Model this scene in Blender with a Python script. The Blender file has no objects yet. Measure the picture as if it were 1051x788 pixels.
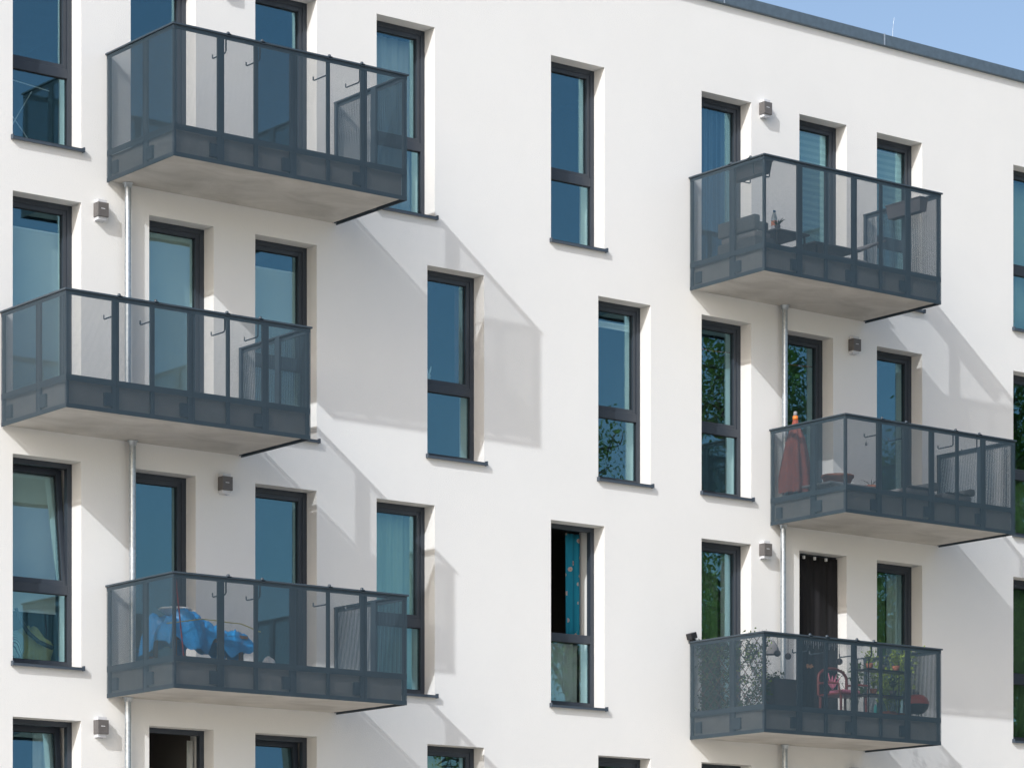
import bpy, bmesh, math, random
from mathutils import Vector, Matrix
R = math.radians
random.seed(7)
scene = bpy.context.scene
col = scene.collection

# ------------------------------------------------------------------ materials
def new_mat(name):
    m = bpy.data.materials.new(name); m.use_nodes = True
    nt = m.node_tree; nt.nodes.clear()
    out = nt.nodes.new('ShaderNodeOutputMaterial')
    return m, nt, out
def nd(nt, t, **kw):
    n = nt.nodes.new(t)
    for k, v in kw.items(): setattr(n, k, v)
    return n
def simple(name, colr, rough=.5, metal=0., var=.08, vscale=3., bump=0., bscale=60., coord='Object', spec=.5, trans=0.):
    m, nt, out = new_mat(name)
    p = nd(nt, 'ShaderNodeBsdfPrincipled')
    p.inputs['Roughness'].default_value = rough; p.inputs['Metallic'].default_value = metal
    p.inputs['Specular IOR Level'].default_value = spec
    tc = nd(nt, 'ShaderNodeTexCoord')
    n = nd(nt, 'ShaderNodeTexNoise'); n.inputs['Scale'].default_value = vscale; n.inputs['Detail'].default_value = 6
    nt.links.new(tc.outputs[coord], n.inputs['Vector'])
    r = nd(nt, 'ShaderNodeValToRGB')
    r.color_ramp.elements[0].position = .3; r.color_ramp.elements[1].position = .7
    r.color_ramp.elements[0].color = (*[c*(1-var) for c in colr], 1)
    r.color_ramp.elements[1].color = (*[min(1, c*(1+var)) for c in colr], 1)
    nt.links.new(n.outputs['Fac'], r.inputs['Fac']); nt.links.new(r.outputs['Color'], p.inputs['Base Color'])
    if bump:
        b = nd(nt, 'ShaderNodeTexNoise'); b.inputs['Scale'].default_value = bscale; b.inputs['Detail'].default_value = 4
        nt.links.new(tc.outputs[coord], b.inputs['Vector'])
        bp = nd(nt, 'ShaderNodeBump'); bp.inputs['Strength'].default_value = bump; bp.inputs['Distance'].default_value = .01
        nt.links.new(b.outputs['Fac'], bp.inputs['Height']); nt.links.new(bp.outputs['Normal'], p.inputs['Normal'])
    sh = p.outputs[0]
    if trans:
        t = nd(nt, 'ShaderNodeBsdfTranslucent'); nt.links.new(r.outputs['Color'], t.inputs['Color'])
        mx = nd(nt, 'ShaderNodeMixShader'); mx.inputs[0].default_value = trans
        nt.links.new(p.outputs[0], mx.inputs[1]); nt.links.new(t.outputs[0], mx.inputs[2]); sh = mx.outputs[0]
    nt.links.new(sh, out.inputs['Surface'])
    return m

def plaster():
    m, nt, out = new_mat('white_render')
    p = nd(nt, 'ShaderNodeBsdfPrincipled'); p.inputs['Roughness'].default_value = .92; p.inputs['Specular IOR Level'].default_value = .2
    tc = nd(nt, 'ShaderNodeTexCoord')
    a = nd(nt, 'ShaderNodeTexNoise'); a.inputs['Scale'].default_value = .8; a.inputs['Detail'].default_value = 8; a.inputs['Roughness'].default_value = .65
    mp = nd(nt, 'ShaderNodeMapping'); mp.inputs['Scale'].default_value = (1.2, 1, .8)
    nt.links.new(tc.outputs['Object'], mp.inputs[0])
    s = nd(nt, 'ShaderNodeTexNoise'); s.inputs['Scale'].default_value = 1.4; s.inputs['Detail'].default_value = 5
    nt.links.new(mp.outputs[0], s.inputs['Vector']); nt.links.new(tc.outputs['Object'], a.inputs['Vector'])
    ad = nd(nt, 'ShaderNodeMath', operation='ADD'); nt.links.new(a.outputs['Fac'], ad.inputs[0]); nt.links.new(s.outputs['Fac'], ad.inputs[1])
    g = nd(nt, 'ShaderNodeTexNoise'); g.inputs['Scale'].default_value = 90; g.inputs['Detail'].default_value = 3
    nt.links.new(tc.outputs['Object'], g.inputs['Vector'])
    ad2 = nd(nt, 'ShaderNodeMath', operation='MULTIPLY_ADD'); ad2.inputs[1].default_value = .5
    nt.links.new(g.outputs['Fac'], ad2.inputs[0]); nt.links.new(ad.outputs[0], ad2.inputs[2])
    r = nd(nt, 'ShaderNodeValToRGB'); r.color_ramp.elements[0].position = .8; r.color_ramp.elements[1].position = 1.6
    r.color_ramp.elements[0].color = (.768, .780, .775, 1); r.color_ramp.elements[1].color = (.798, .810, .806, 1)
    mr = nd(nt, 'ShaderNodeMapRange'); mr.inputs[1].default_value = .8; mr.inputs[2].default_value = 1.7
    nt.links.new(ad2.outputs[0], mr.inputs[0])
    r.color_ramp.elements[0].position = 0; r.color_ramp.elements[1].position = 1
    nt.links.new(mr.outputs[0], r.inputs['Fac']); nt.links.new(r.outputs['Color'], p.inputs['Base Color'])
    b = nd(nt, 'ShaderNodeTexNoise'); b.inputs['Scale'].default_value = 75; b.inputs['Detail'].default_value = 3
    nt.links.new(tc.outputs['Object'], b.inputs['Vector'])
    bp = nd(nt, 'ShaderNodeBump'); bp.inputs['Strength'].default_value = .6; bp.inputs['Distance'].default_value = .006
    nt.links.new(b.outputs['Fac'], bp.inputs['Height']); nt.links.new(bp.outputs['Normal'], p.inputs['Normal'])
    nt.links.new(p.outputs[0], out.inputs['Surface'])
    return m

def concrete():
    m, nt, out = new_mat('concrete')
    p = nd(nt, 'ShaderNodeBsdfPrincipled'); p.inputs['Roughness'].default_value = .85
    tc = nd(nt, 'ShaderNodeTexCoord')
    mp = nd(nt, 'ShaderNodeMapping'); mp.inputs['Scale'].default_value = (.9, 1.4, 1.)
    nt.links.new(tc.outputs['Object'], mp.inputs[0])
    a = nd(nt, 'ShaderNodeTexNoise'); a.inputs['Scale'].default_value = 1.6; a.inputs['Detail'].default_value = 9; a.inputs['Roughness'].default_value = .6; a.inputs['Distortion'].default_value = .6
    nt.links.new(mp.outputs[0], a.inputs['Vector'])
    r = nd(nt, 'ShaderNodeValToRGB'); e = r.color_ramp.elements
    e[0].position = .32; e[0].color = (.40, .39, .365, 1); e[1].position = .72; e[1].color = (.60, .585, .555, 1)
    nt.links.new(a.outputs['Fac'], r.inputs['Fac'])
    nt.links.new(r.outputs['Color'], p.inputs['Base Color'])
    b = nd(nt, 'ShaderNodeTexNoise'); b.inputs['Scale'].default_value = 25; b.inputs['Detail'].default_value = 5
    nt.links.new(tc.outputs['Object'], b.inputs['Vector'])
    bp = nd(nt, 'ShaderNodeBump'); bp.inputs['Strength'].default_value = .3; bp.inputs['Distance'].default_value = .005
    nt.links.new(b.outputs['Fac'], bp.inputs['Height']); nt.links.new(bp.outputs['Normal'], p.inputs['Normal'])
    nt.links.new(p.outputs[0], out.inputs['Surface'])
    return m

PITCH = .0112
def perforated(name, axis, rad=.463):
    # round holes punched through sheet metal; the pattern lives on the sheet itself
    m, nt, out = new_mat(name)
    p = nd(nt, 'ShaderNodeBsdfPrincipled')
    p.inputs['Base Color'].default_value = (.050, .084, .112, 1); p.inputs['Roughness'].default_value = .42; p.inputs['Metallic'].default_value = .0
    tc = nd(nt, 'ShaderNodeTexCoord'); sp = nd(nt, 'ShaderNodeSeparateXYZ'); nt.links.new(tc.outputs['Object'], sp.inputs[0])
    sq = []
    for ax in (axis, 'Z'):
        d = nd(nt, 'ShaderNodeMath', operation='DIVIDE'); d.inputs[1].default_value = PITCH
        nt.links.new(sp.outputs[ax], d.inputs[0])
        o = nd(nt, 'ShaderNodeMath', operation='ADD'); o.inputs[1].default_value = 1000.0; nt.links.new(d.outputs[0], o.inputs[0])
        f = nd(nt, 'ShaderNodeMath', operation='FRACT'); nt.links.new(o.outputs[0], f.inputs[0])
        s = nd(nt, 'ShaderNodeMath', operation='SUBTRACT'); s.inputs[1].default_value = .5; nt.links.new(f.outputs[0], s.inputs[0])
        q = nd(nt, 'ShaderNodeMath', operation='MULTIPLY'); nt.links.new(s.outputs[0], q.inputs[0]); nt.links.new(s.outputs[0], q.inputs[1])
        sq.append(q)
    a = nd(nt, 'ShaderNodeMath', operation='ADD'); nt.links.new(sq[0].outputs[0], a.inputs[0]); nt.links.new(sq[1].outputs[0], a.inputs[1])
    l = nd(nt, 'ShaderNodeMath', operation='LESS_THAN'); l.inputs[1].default_value = rad*rad; nt.links.new(a.outputs[0], l.inputs[0])
    t = nd(nt, 'ShaderNodeBsdfTransparent')
    mx = nd(nt, 'ShaderNodeMixShader'); nt.links.new(l.outputs[0], mx.inputs[0]); nt.links.new(p.outputs[0], mx.inputs[1]); nt.links.new(t.outputs[0], mx.inputs[2])
    nt.links.new(mx.outputs[0], out.inputs['Surface'])
    return m

def glass(name='coated_glass', tint=(.90, .97, .96), base=.155, rough=.0):
    m, nt, out = new_mat(name)
    g = nd(nt, 'ShaderNodeBsdfGlossy'); g.inputs['Roughness'].default_value = rough; g.inputs['Color'].default_value = (.46, .83, 1., 1)
    t = nd(nt, 'ShaderNodeBsdfTransparent'); t.inputs['Color'].default_value = (*tint, 1)
    lw = nd(nt, 'ShaderNodeLayerWeight'); lw.inputs['Blend'].default_value = .5
    pw = nd(nt, 'ShaderNodeMath', operation='POWER'); pw.inputs[1].default_value = 4.; nt.links.new(lw.outputs['Facing'], pw.inputs[0])
    ma = nd(nt, 'ShaderNodeMath', operation='MULTIPLY_ADD'); ma.inputs[1].default_value = .8; ma.inputs[2].default_value = base; ma.use_clamp = True
    nt.links.new(pw.outputs[0], ma.inputs[0])
    # faint waviness of the panes
    tc = nd(nt, 'ShaderNodeTexCoord'); n = nd(nt, 'ShaderNodeTexNoise'); n.inputs['Scale'].default_value = 1.3
    oi = nd(nt, 'ShaderNodeObjectInfo'); vm = nd(nt, 'ShaderNodeVectorMath', operation='MULTIPLY_ADD'); vm.inputs[1].default_value = (37, 53, 71)
    nt.links.new(oi.outputs['Random'], vm.inputs[0]); nt.links.new(tc.outputs['Object'], vm.inputs[2]); nt.links.new(vm.outputs[0], n.inputs['Vector'])
    bp = nd(nt, 'ShaderNodeBump'); bp.inputs['Strength'].default_value = .16; bp.inputs['Distance'].default_value = .01
    nt.links.new(n.outputs['Fac'], bp.inputs['Height']); nt.links.new(bp.outputs['Normal'], g.inputs['Normal'])
    mx = nd(nt, 'ShaderNodeMixShader'); nt.links.new(ma.outputs[0], mx.inputs[0]); nt.links.new(t.outputs[0], mx.inputs[1]); nt.links.new(g.outputs[0], mx.inputs[2])
    nt.links.new(mx.outputs[0], out.inputs['Surface'])
    return m

def flower_cloth():
    m, nt, out = new_mat('teal_flower_cloth')
    p = nd(nt, 'ShaderNodeBsdfPrincipled'); p.inputs['Roughness'].default_value = .9
    tc = nd(nt, 'ShaderNodeTexCoord')
    v = nd(nt, 'ShaderNodeTexVoronoi'); v.inputs['Scale'].default_value = 8.; nt.links.new(tc.outputs['Object'], v.inputs['Vector'])
    r = nd(nt, 'ShaderNodeValToRGB'); r.color_ramp.interpolation = 'CONSTANT'
    e = r.color_ramp.elements; e[0].position = 0; e[0].color = (.55, .2, .16, 1); e[1].position = .08; e[1].color = (.55, .45, .4, 1)
    x = e.new(.24); x.color = (.012, .27, .40, 1)
    nt.links.new(v.outputs['Distance'], r.inputs['Fac']); nt.links.new(r.outputs['Color'], p.inputs['Base Color'])
    t = nd(nt, 'ShaderNodeBsdfTranslucent'); nt.links.new(r.outputs['Color'], t.inputs['Color'])
    mx = nd(nt, 'ShaderNodeMixShader'); mx.inputs[0].default_value = .35
    nt.links.new(p.outputs[0], mx.inputs[1]); nt.links.new(t.outputs[0], mx.inputs[2]); nt.links.new(mx.outputs[0], out.inputs['Surface'])
    return m

def striped(name, c1, c2, scale, axis='Z', trans=.4, off=.5):
    m, nt, out = new_mat(name)
    p = nd(nt, 'ShaderNodeBsdfPrincipled'); p.inputs['Roughness'].default_value = .85
    tc = nd(nt, 'ShaderNodeTexCoord'); w = nd(nt, 'ShaderNodeTexWave', bands_direction=axis); w.inputs['Scale'].default_value = scale
    w.inputs['Distortion'].default_value = 0
    nt.links.new(tc.outputs['Object'], w.inputs['Vector'])
    r = nd(nt, 'ShaderNodeValToRGB'); e = r.color_ramp.elements
    e[0].position = off-.1; e[0].color = (*c1, 1); e[1].position = off+.1; e[1].color = (*c2, 1)
    nt.links.new(w.outputs['Fac'], r.inputs['Fac']); nt.links.new(r.outputs['Color'], p.inputs['Base Color'])
    t = nd(nt, 'ShaderNodeBsdfTranslucent'); nt.links.new(r.outputs['Color'], t.inputs['Color'])
    mx = nd(nt, 'ShaderNodeMixShader'); mx.inputs[0].default_value = trans
    nt.links.new(p.outputs[0], mx.inputs[1]); nt.links.new(t.outputs[0], mx.inputs[2]); nt.links.new(mx.outputs[0], out.inputs['Surface'])
    return m

M = dict(
 plaster=plaster(), concrete=concrete(),
 inner=simple('inner_plaster', (.70, .71, .70), .9, var=.03),
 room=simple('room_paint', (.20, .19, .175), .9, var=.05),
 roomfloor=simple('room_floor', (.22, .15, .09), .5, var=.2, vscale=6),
 frame=simple('anthracite_frame', (.030, .040, .055), .40, var=.06, vscale=4, bump=.05, bscale=200),
 rail=simple('anthracite_steel', (.040, .060, .080), .36, var=.08, vscale=5),
 sill=simple('anthracite_aluminium', (.055, .075, .100), .34, var=.08, vscale=6),
 cap=simple('zinc_sheet', (.085, .125, .165), .5, metal=.0, var=.12, vscale=14, bump=.08, bscale=40),
 galv=simple('galvanised_steel', (.47, .52, .56), .32, metal=.75, var=.16, vscale=28),
 edge=simple('grey_edge_sheet', (.20, .205, .205), .6, var=.1, vscale=4),
 rubber=simple('black_rubber', (.012, .012, .014), .55),
 perfX=perforated('perforated_front', 'X'), perfY=perforated('perforated_side', 'Y'),
 glass=glass(), glass_dark=glass('coated_glass_clear', (.7, .84, .82), .12),
 lamp=simple('lamp_grey', (.12, .115, .115), .45, var=.1, vscale=20), opal=simple('opal_glass', (.62, .64, .68), .25, var=.02),
 blind=simple('pale_blind_cloth', (.86, .88, .84), .9, var=.03, trans=.45),
 blindg=simple('grey_green_blind_cloth', (.26, .37, .30), .9, var=.03, trans=.45),
 curtain=simple('white_curtain_cloth', (.80, .82, .80), .95, var=.04, trans=.45),
 greencurtain=simple('pale_green_curtain_cloth', (.52, .66, .54), .95, var=.04, trans=.45),
 treegreen=simple('reflected_tree_green_cloth', (.17, .26, .12), .95, var=.12, vscale=5, trans=.35),  # green of the tree reflections, put into the curtain cloth colour
 brown=simple('brown_cloth', (.16, .09, .07), .95, var=.1, trans=.2),
 bluecheck=striped('blue_sheer_cloth', (.045, .065, .12), (.12, .16, .24), 3.2, 'X', .3),
 pleat=striped('pleated_blind_cloth', (.54, .66, .64), (.68, .78, .74), 3.6, 'Z', .45),
 flower=flower_cloth(), net=simple('black_insect_net', (.003, .003, .005), .8, var=.3),
 tarp=simple('blue_tarpaulin', (.012, .26, .62), .35, var=.25, vscale=6, bump=1.0, bscale=22),
 terracotta=simple('terracotta', (.32, .12, .065), .8, var=.15, vscale=10), orange=simple('orange_parasol_cloth', (.24, .062, .045), .8, var=.12, vscale=8),
 orangec=simple('orange_plastic', (.80, .22, .04), .4), greyp=simple('grey_plastic', (.22, .23, .25), .5),
 darkwick=simple('dark_wicker', (.10, .11, .12), .6, var=.35, vscale=60, bump=.5, bscale=90), greycush=simple('grey_cushion', (.22, .22, .23), .95, var=.1, bump=.3),
 wood=simple('weathered_wood', (.17, .10, .06), .7, var=.3, vscale=9), woodbrown=simple('orange_brown_cloth', (.36, .15, .06), .9, var=.2),
 white=simple('white_plastic', (.72, .74, .76), .3), redp=simple('red_paint', (.22, .02, .02), .4), pink=simple('pink_cloth', (.42, .13, .20), .8, var=.3, vscale=30),
 redchair=simple('dark_red_lacquer', (.12, .022, .018), .45, var=.2), reddome=simple('brick_red_enamel', (.36, .07, .045), .4, var=.12),
 blackm=simple('black_metal', (.016, .017, .02), .4), planter=simple('dark_planter', (.085, .082, .09), .7, var=.2),
 soil=simple('soil', (.04, .028, .02), 1.), leaf=simple('leaf_green', (.11, .20, .03), .55, var=.45, vscale=2.2, trans=.42),
 ivy=simple('ivy_leaf', (.045, .085, .025), .5, var=.5, vscale=9, trans=.25), lime=simple('lime_leaf', (.26, .36, .05), .5, var=.4, vscale=12, trans=.3),
 bark=simple('bark', (.085, .065, .05), .95, var=.3, vscale=8, bump=.8, bscale=20),
 water=simple('clear_bottle_plastic', (.55, .66, .72), .12, var=.03), bluecap=simple('blue_cap', (.02, .12, .30), .4), label=simple('bottle_label_paper', (.75, .28, .16), .6),
 labelw=simple('bottle_label_white', (.7, .72, .78), .6), yellow=simple('olive_yellow_cloth', (.42, .40, .14), .95, var=.2, bump=.3), patt=striped('dotted_cloth', (.45, .62, .55), (.02, .04, .05), 14., 'DIAGONAL', .1, .75),
 tealw=simple('teal_watering_plastic', (.05, .45, .45), .4), amber=simple('amber_paper', (.55, .27, .12), .6),
 stonew=simple('rabbit_white', (.62, .68, .66), .5),
)

# ------------------------------------------------------------------ geometry helpers
W = {}                                    # world origin of each object
class MB:
    def __init__(s): s.v = []; s.f = []; s.sm = []
    def add(s, vs, fs, smooth=False):
        b = len(s.v); s.v += [tuple(v) for v in vs]
        for f in fs: s.f.append([b+i for i in f]); s.sm.append(smooth)
        return s
    def box(s, x0, x1, y0, y1, z0, z1, mat=None):
        vs = [(x, y, z) for z in (z0, z1) for y in (y0, y1) for x in (x0, x1)]
        if mat is not None: vs = [mat @ Vector(v) for v in vs]
        return s.add(vs, [(0, 2, 3, 1), (4, 5, 7, 6), (0, 1, 5, 4), (2, 6, 7, 3), (0, 4, 6, 2), (1, 3, 7, 5)])
    def quad(s, a, b, c, d): return s.add([a, b, c, d], [(0, 1, 2, 3)])
    def tube(s, pts, rads, n=10, caps=True):
        pts = [Vector(p) for p in pts]
        if not hasattr(rads, '__len__'): rads = [rads]*len(pts)
        rings = []; prev = None
        for i, p in enumerate(pts):
            d = (pts[min(i+1, len(pts)-1)]-pts[max(i-1, 0)]).normalized()
            if prev is None:
                u = d.cross(Vector((0, 0, 1)));  u = d.cross(Vector((1, 0, 0))) if u.length < .05 else u
            else: u = prev - d*prev.dot(d)
            u.normalize(); prev = u; w = d.cross(u)
            rings.append([p+(u*math.cos(2*math.pi*k/n)+w*math.sin(2*math.pi*k/n))*rads[i] for k in range(n)])
        vs = [v for r in rings for v in r]
        fs = [(i*n+k, i*n+(k+1) % n, (i+1)*n+(k+1) % n, (i+1)*n+k) for i in range(len(pts)-1) for k in range(n)]
        s.add(vs, fs, True)
        if caps:
            s.add(rings[0], [tuple(range(n))[::-1]]); s.add(rings[-1], [tuple(range(n))])
        return s
    def lathe(s, c, prof, n=20):
        vs = [(c[0]+r*math.cos(2*math.pi*k/n), c[1]+r*math.sin(2*math.pi*k/n), c[2]+z) for r, z in prof for k in range(n)]
        fs = [(i*n+k, i*n+(k+1) % n, (i+1)*n+(k+1) % n, (i+1)*n+k) for i in range(len(prof)-1) for k in range(n)]
        return s.add(vs, fs, True)
    def build(s, name, mat, parent=None, origin=None, bevel=0., label=None):
        if origin is None:
            if parent is None:
                xs = [v[0] for v in s.v]; ys = [v[1] for v in s.v]; zs = [v[2] for v in s.v]
                origin = ((min(xs)+max(xs))/2, (min(ys)+max(ys))/2, min(zs))
            else: origin = W[parent.name]
        me = bpy.data.meshes.new(name)
        me.from_pydata([(v[0]-origin[0], v[1]-origin[1], v[2]-origin[2]) for v in s.v], [], s.f)
        for p, q in zip(me.polygons, s.sm): p.use_smooth = q
        me.materials.append(M[mat] if isinstance(mat, str) else mat); me.update()
        o = bpy.data.objects.new(name, me); col.objects.link(o)
        W[o.name] = tuple(origin)
        po = W[parent.name] if parent else (0, 0, 0)
        o.parent = parent; o.location = [origin[i]-po[i] for i in range(3)]
        if bevel:
            bv = o.modifiers.new('b', 'BEVEL'); bv.width = bevel; bv.segments = 2; bv.limit_method = 'ANGLE'; bv.harden_normals = False
        if label: o['label'] = label
        return o
def empty(name, loc, label=None, cat=None, group=None):
    o = bpy.data.objects.new(name, None); col.objects.link(o); o.location = loc; o.empty_display_size = .2
    W[o.name] = tuple(loc); return tag(o, label, cat, group)
def tag(o, label=None, cat=None, group=None, kind=None):
    if label: o['label'] = label
    if cat: o['category'] = cat
    if group: o['group'] = group
    if kind: o['kind'] = kind
    return o

# ------------------------------------------------------------------ layout of the facade (metres; wall face is Y = 0, street side is negative Y)
H0, S = 4.912, 2.852                       # head of the first-floor windows, storey height
def head(k): return H0+S*k
OW, OH = .85, 2.27                         # opening width, height
COLS = dict(a=16.77, b=18.25, B=18.49, c=19.90, d=21.60, e=22.34, f=24.22, g=24.97, h=26.67, i=28.365, I=28.12, j=29.77, k=32.39)
ROWS = {3: 'abcdfhijk', 2: 'aBceghIjk', 1: 'abcdfhijk', 0: 'aBceghIjk'}
SILL = {('a', 3), ('d', 3), ('f', 3), ('k', 3), ('c', 2), ('e', 2), ('g', 2), ('h', 2), ('k', 2), ('a', 1), ('d', 1), ('f', 1), ('k', 1),
        ('j', 3), ('j', 1), ('c', 0), ('e', 0), ('g', 0), ('h', 0), ('k', 0)}
openings = []
for k, cs in ROWS.items():
    for c in cs:
        openings.append((c, k, COLS[c], COLS[c]+OW, head(k)-OH, head(k)))
X0, X1, ZB, ZT = 9.0, 44.0, -.4, 14.64
T = .50

def sheet(mb, y, x0, x1, z0, z1, flip=False):
    xs = sorted({x0, x1, *[v for o in openings for v in (o[2], o[3])]}); zs = sorted({z0, z1, *[v for o in openings for v in (o[4], o[5])]})
    xs = [x for x in xs if x0 <= x <= x1]; zs = [z for z in zs if z0 <= z <= z1]
    vid = {}; vs = []; fs = []
    def g(i, j):
        if (i, j) not in vid: vid[i, j] = len(vs); vs.append((xs[i], y, zs[j]))
        return vid[i, j]
    for i in range(len(xs)-1):
        for j in range(len(zs)-1):
            cx, cz = (xs[i]+xs[i+1])/2, (zs[j]+zs[j+1])/2
            if any(o[2] < cx < o[3] and o[4] < cz < o[5] for o in openings): continue
            f = (g(i, j), g(i+1, j), g(i+1, j+1), g(i, j+1)); fs.append(f[::-1] if flip else f)
    mb.add(vs, fs)
def reveal(mb, o, y0, y1):
    _, _, a, b, c, d = o
    mb.quad((a, y0, c), (a, y1, c), (a, y1, d), (a, y0, d)); mb.quad((b, y0, c), (b, y0, d), (b, y1, d), (b, y1, c))
    mb.quad((a, y0, d), (a, y1, d), (b, y1, d), (b, y0, d)); mb.quad((a, y0, c), (b, y0, c), (b, y1, c), (a, y1, c))

bld = empty('apartment_building', (X0, 0, ZB), 'white rendered apartment block with dark framed tall windows and mesh balconies', 'building')
wall = MB(); sheet(wall, 0, X0, X1, ZB, ZT)
for o in openings: reveal(wall, o, 0, .24)
wall.quad((X0, 0, ZB), (X0, 0, ZT), (X0, 12, ZT), (X0, 12, ZB)); wall.quad((X1, 0, ZB), (X1, 12, ZB), (X1, 12, ZT), (X1, 0, ZT))
wall.quad((X0, 12, ZB), (X0, 12, ZT), (X1, 12, ZT), (X1, 12, ZB)); wall.quad((X0, .3, ZT-.02), (X1, .3, ZT-.02), (X1, 12, ZT-.02), (X0, 12, ZT-.02))
wall.build('wall', 'plaster', bld)
inn = MB(); sheet(inn, T, X0+.02, X1-.02, ZB, ZT-.4, True)
for o in openings: reveal(inn, o, .24, T)
inn.build('inner_wall', 'inner', bld)
# rooms: ceilings, floors, back wall, partitions per storey
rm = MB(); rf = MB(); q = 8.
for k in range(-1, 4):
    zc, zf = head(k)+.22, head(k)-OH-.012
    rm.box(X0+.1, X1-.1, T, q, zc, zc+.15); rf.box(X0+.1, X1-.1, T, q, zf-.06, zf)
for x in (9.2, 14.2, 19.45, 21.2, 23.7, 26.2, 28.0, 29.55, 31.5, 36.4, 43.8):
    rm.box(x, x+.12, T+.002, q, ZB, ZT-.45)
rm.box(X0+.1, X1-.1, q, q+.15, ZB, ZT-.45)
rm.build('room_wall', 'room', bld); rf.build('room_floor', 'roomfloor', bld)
# parapet flashing, in lengths with seam covers
capz0, capz1 = 14.632, 14.782
seams = [X0-.06, 12.1, 15.1, 18.1, 21.1, 24.05, 27.01, 29.86, 32.9, 35.9, 38.9, 41.9, X1+.06]
cp = MB()
for a, b in zip(seams, seams[1:]):
    cp.box(a+.002, b-.002, -.055, .36, capz0, capz1)
cp.build('parapet_flashing', 'cap', bld, bevel=.006)
for s in seams[1:-1]:
    MB().box(s-.011, s+.011, -.0595, .364, capz0+.004, capz1+.005).build('seam_cover', 'galv', bld, bevel=.002)

# ------------------------------------------------------------------ windows
YF = .205                                  # outer face of the frame
def window(c, k, x0, x1, z0, z1):
    door = (c, k) not in SILL
    yb = YF+.075
    fm = MB(); e = .006; w = .058
    fm.box(x0-e, x0+w, YF, yb, z0-e, z1+e); fm.box(x1-w, x1+e, YF, yb, z0-e, z1+e)
    fm.box(x0+w, x1-w, YF, yb, z1-w, z1+e); fm.box(x0+w, x1-w, YF, yb, z0-e, z0+(.05 if door else .075))
    zt = z1-1.40
    if not door: fm.box(x0+w, x1-w, YF, yb, zt-.052, zt+.052)
    win = fm.build('balcony_door' if door else 'window', 'frame', bld, origin=(x0, YF, z0), bevel=.004)
    tilt = {('a', 1): 6.5, ('a', 0): 4.5, ('c', 0): 5.0}.get((c, k), 0)
    opened = (c, k) in {('B', 0), ('f', 1)}
    # sash
    sx0, sx1, sz0, sz1 = x0+w-.012, x1-w+.012, (z0+.04 if door else zt+.038), z1-w+.012
    if opened:
        # casement swung right open into the room about its left edge
        Mx = Matrix.Translation((sx0, yb+.006, 0)) @ Matrix.Rotation(R(92), 4, 'Z') @ Matrix.Translation((-sx0, -yb-.006, 0))
        ys0, ys1 = yb+.006, yb+.07
    else:
        ys0, ys1 = YF+.014, yb+.012
        Mx = Matrix.Translation((0, ys1, sz0)) @ Matrix.Rotation(R(-tilt), 4, 'X') @ Matrix.Translation((0, -ys1, -sz0))
        if tilt: ys1 += .0
    sw = .062
    sm = MB()
    for bx in ((sx0, sx0+sw, sz0, sz1), (sx1-sw, sx1, sz0, sz1), (sx0+sw, sx1-sw, sz1-sw, sz1), (sx0+sw, sx1-sw, sz0, sz0+sw)):
        sm.box(bx[0], bx[1], ys0, ys1, bx[2], bx[3], Mx)
    sash = sm.build('sash', 'frame', win, bevel=.003)
    gy = (ys0+ys1)/2
    MB().box(sx0+sw-.004, sx1-sw+.004, gy, gy+.006, sz0+sw-.004, sz1-sw+.004, Mx).build('pane', 'glass', win)
    # thin grey spacer and gasket round the glass
    gk = MB(); a0, a1, b0, b1 = sx0+sw, sx1-sw, sz0+sw, sz1-sw; t = .007
    for bx in ((a0, a0+t, b0, b1), (a1-t, a1, b0, b1), (a0+t, a1-t, b1-t, b1), (a0+t, a1-t, b0, b0+t)):
        gk.box(bx[0], bx[1], gy-.006, gy-.0005, bx[2], bx[3], Mx)
    gk.build('gasket', 'rubber', win)
    if not door:
        MB().box(x0+w-.004, x1-w+.004, YF+.03, YF+.036, z0+.07, zt-.048).build('pane', 'glass', win)
        gk = MB(); a0, a1, b0, b1 = x0+w, x1-w, z0+.075, zt-.052
        for bx in ((a0, a0+t, b0, b1), (a1-t, a1, b0, b1), (a0+t, a1-t, b1-t, b1), (a0+t, a1-t, b0, b0+t)):
            gk.box(bx[0], bx[1], YF+.02, YF+.0295, bx[2], bx[3])
        gk.build('gasket', 'rubber', win)
        sl = MB(); th = .032
        # sloping sill sheet with a folded lip and raised ends
        sl.add([(x0-.004, YF+.004, z0+.022), (x1+.004, YF+.004, z0+.022), (x1+.012, -.048, z0+.001), (x0-.012, -.048, z0+.001),
                (x0-.004, YF+.004, z0-.004), (x1+.004, YF+.004, z0-.004), (x1+.012, -.048, z0-th), (x0-.012, -.048, z0-th)],
               [(0, 1, 2, 3)[::-1], (4, 5, 6, 7), (3, 2, 6, 7), (0, 3, 7, 4), (1, 5, 6, 2), (0, 4, 5, 1)])
        sl.box(x1+.008, x1+.024, -.050, .0, z0-th-.002, z0+.020); sl.box(x0-.024, x0-.008, -.050, .0, z0-th-.002, z0+.020)
        sl.build('sill', 'sill', win, bevel=.003)
    else:
        MB().box(x0-.004, x1+.004, -.02, YF+.004, z0-.03, z0+.006).build('threshold', 'sill', win)
    # handle on the inside of the sash
    if not opened:
        hz = (sz0+sz1)/2 if not door else z0+1.05
        hm = MB(); hm.box(sx0+.018, sx0+.044, ys1, ys1+.012, hz-.06, hz+.06, Mx); hm.box(sx0+.02, sx0+.042, ys1+.03, ys1+.042, hz-.12, hz+.03, Mx); hm.box(sx0+.024, sx0+.038, ys1+.01, ys1+.031, hz-.01, hz+.014, Mx)
        hm.build('handle', 'greyp', win)
    return win
for o in openings: window(*o)

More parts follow.
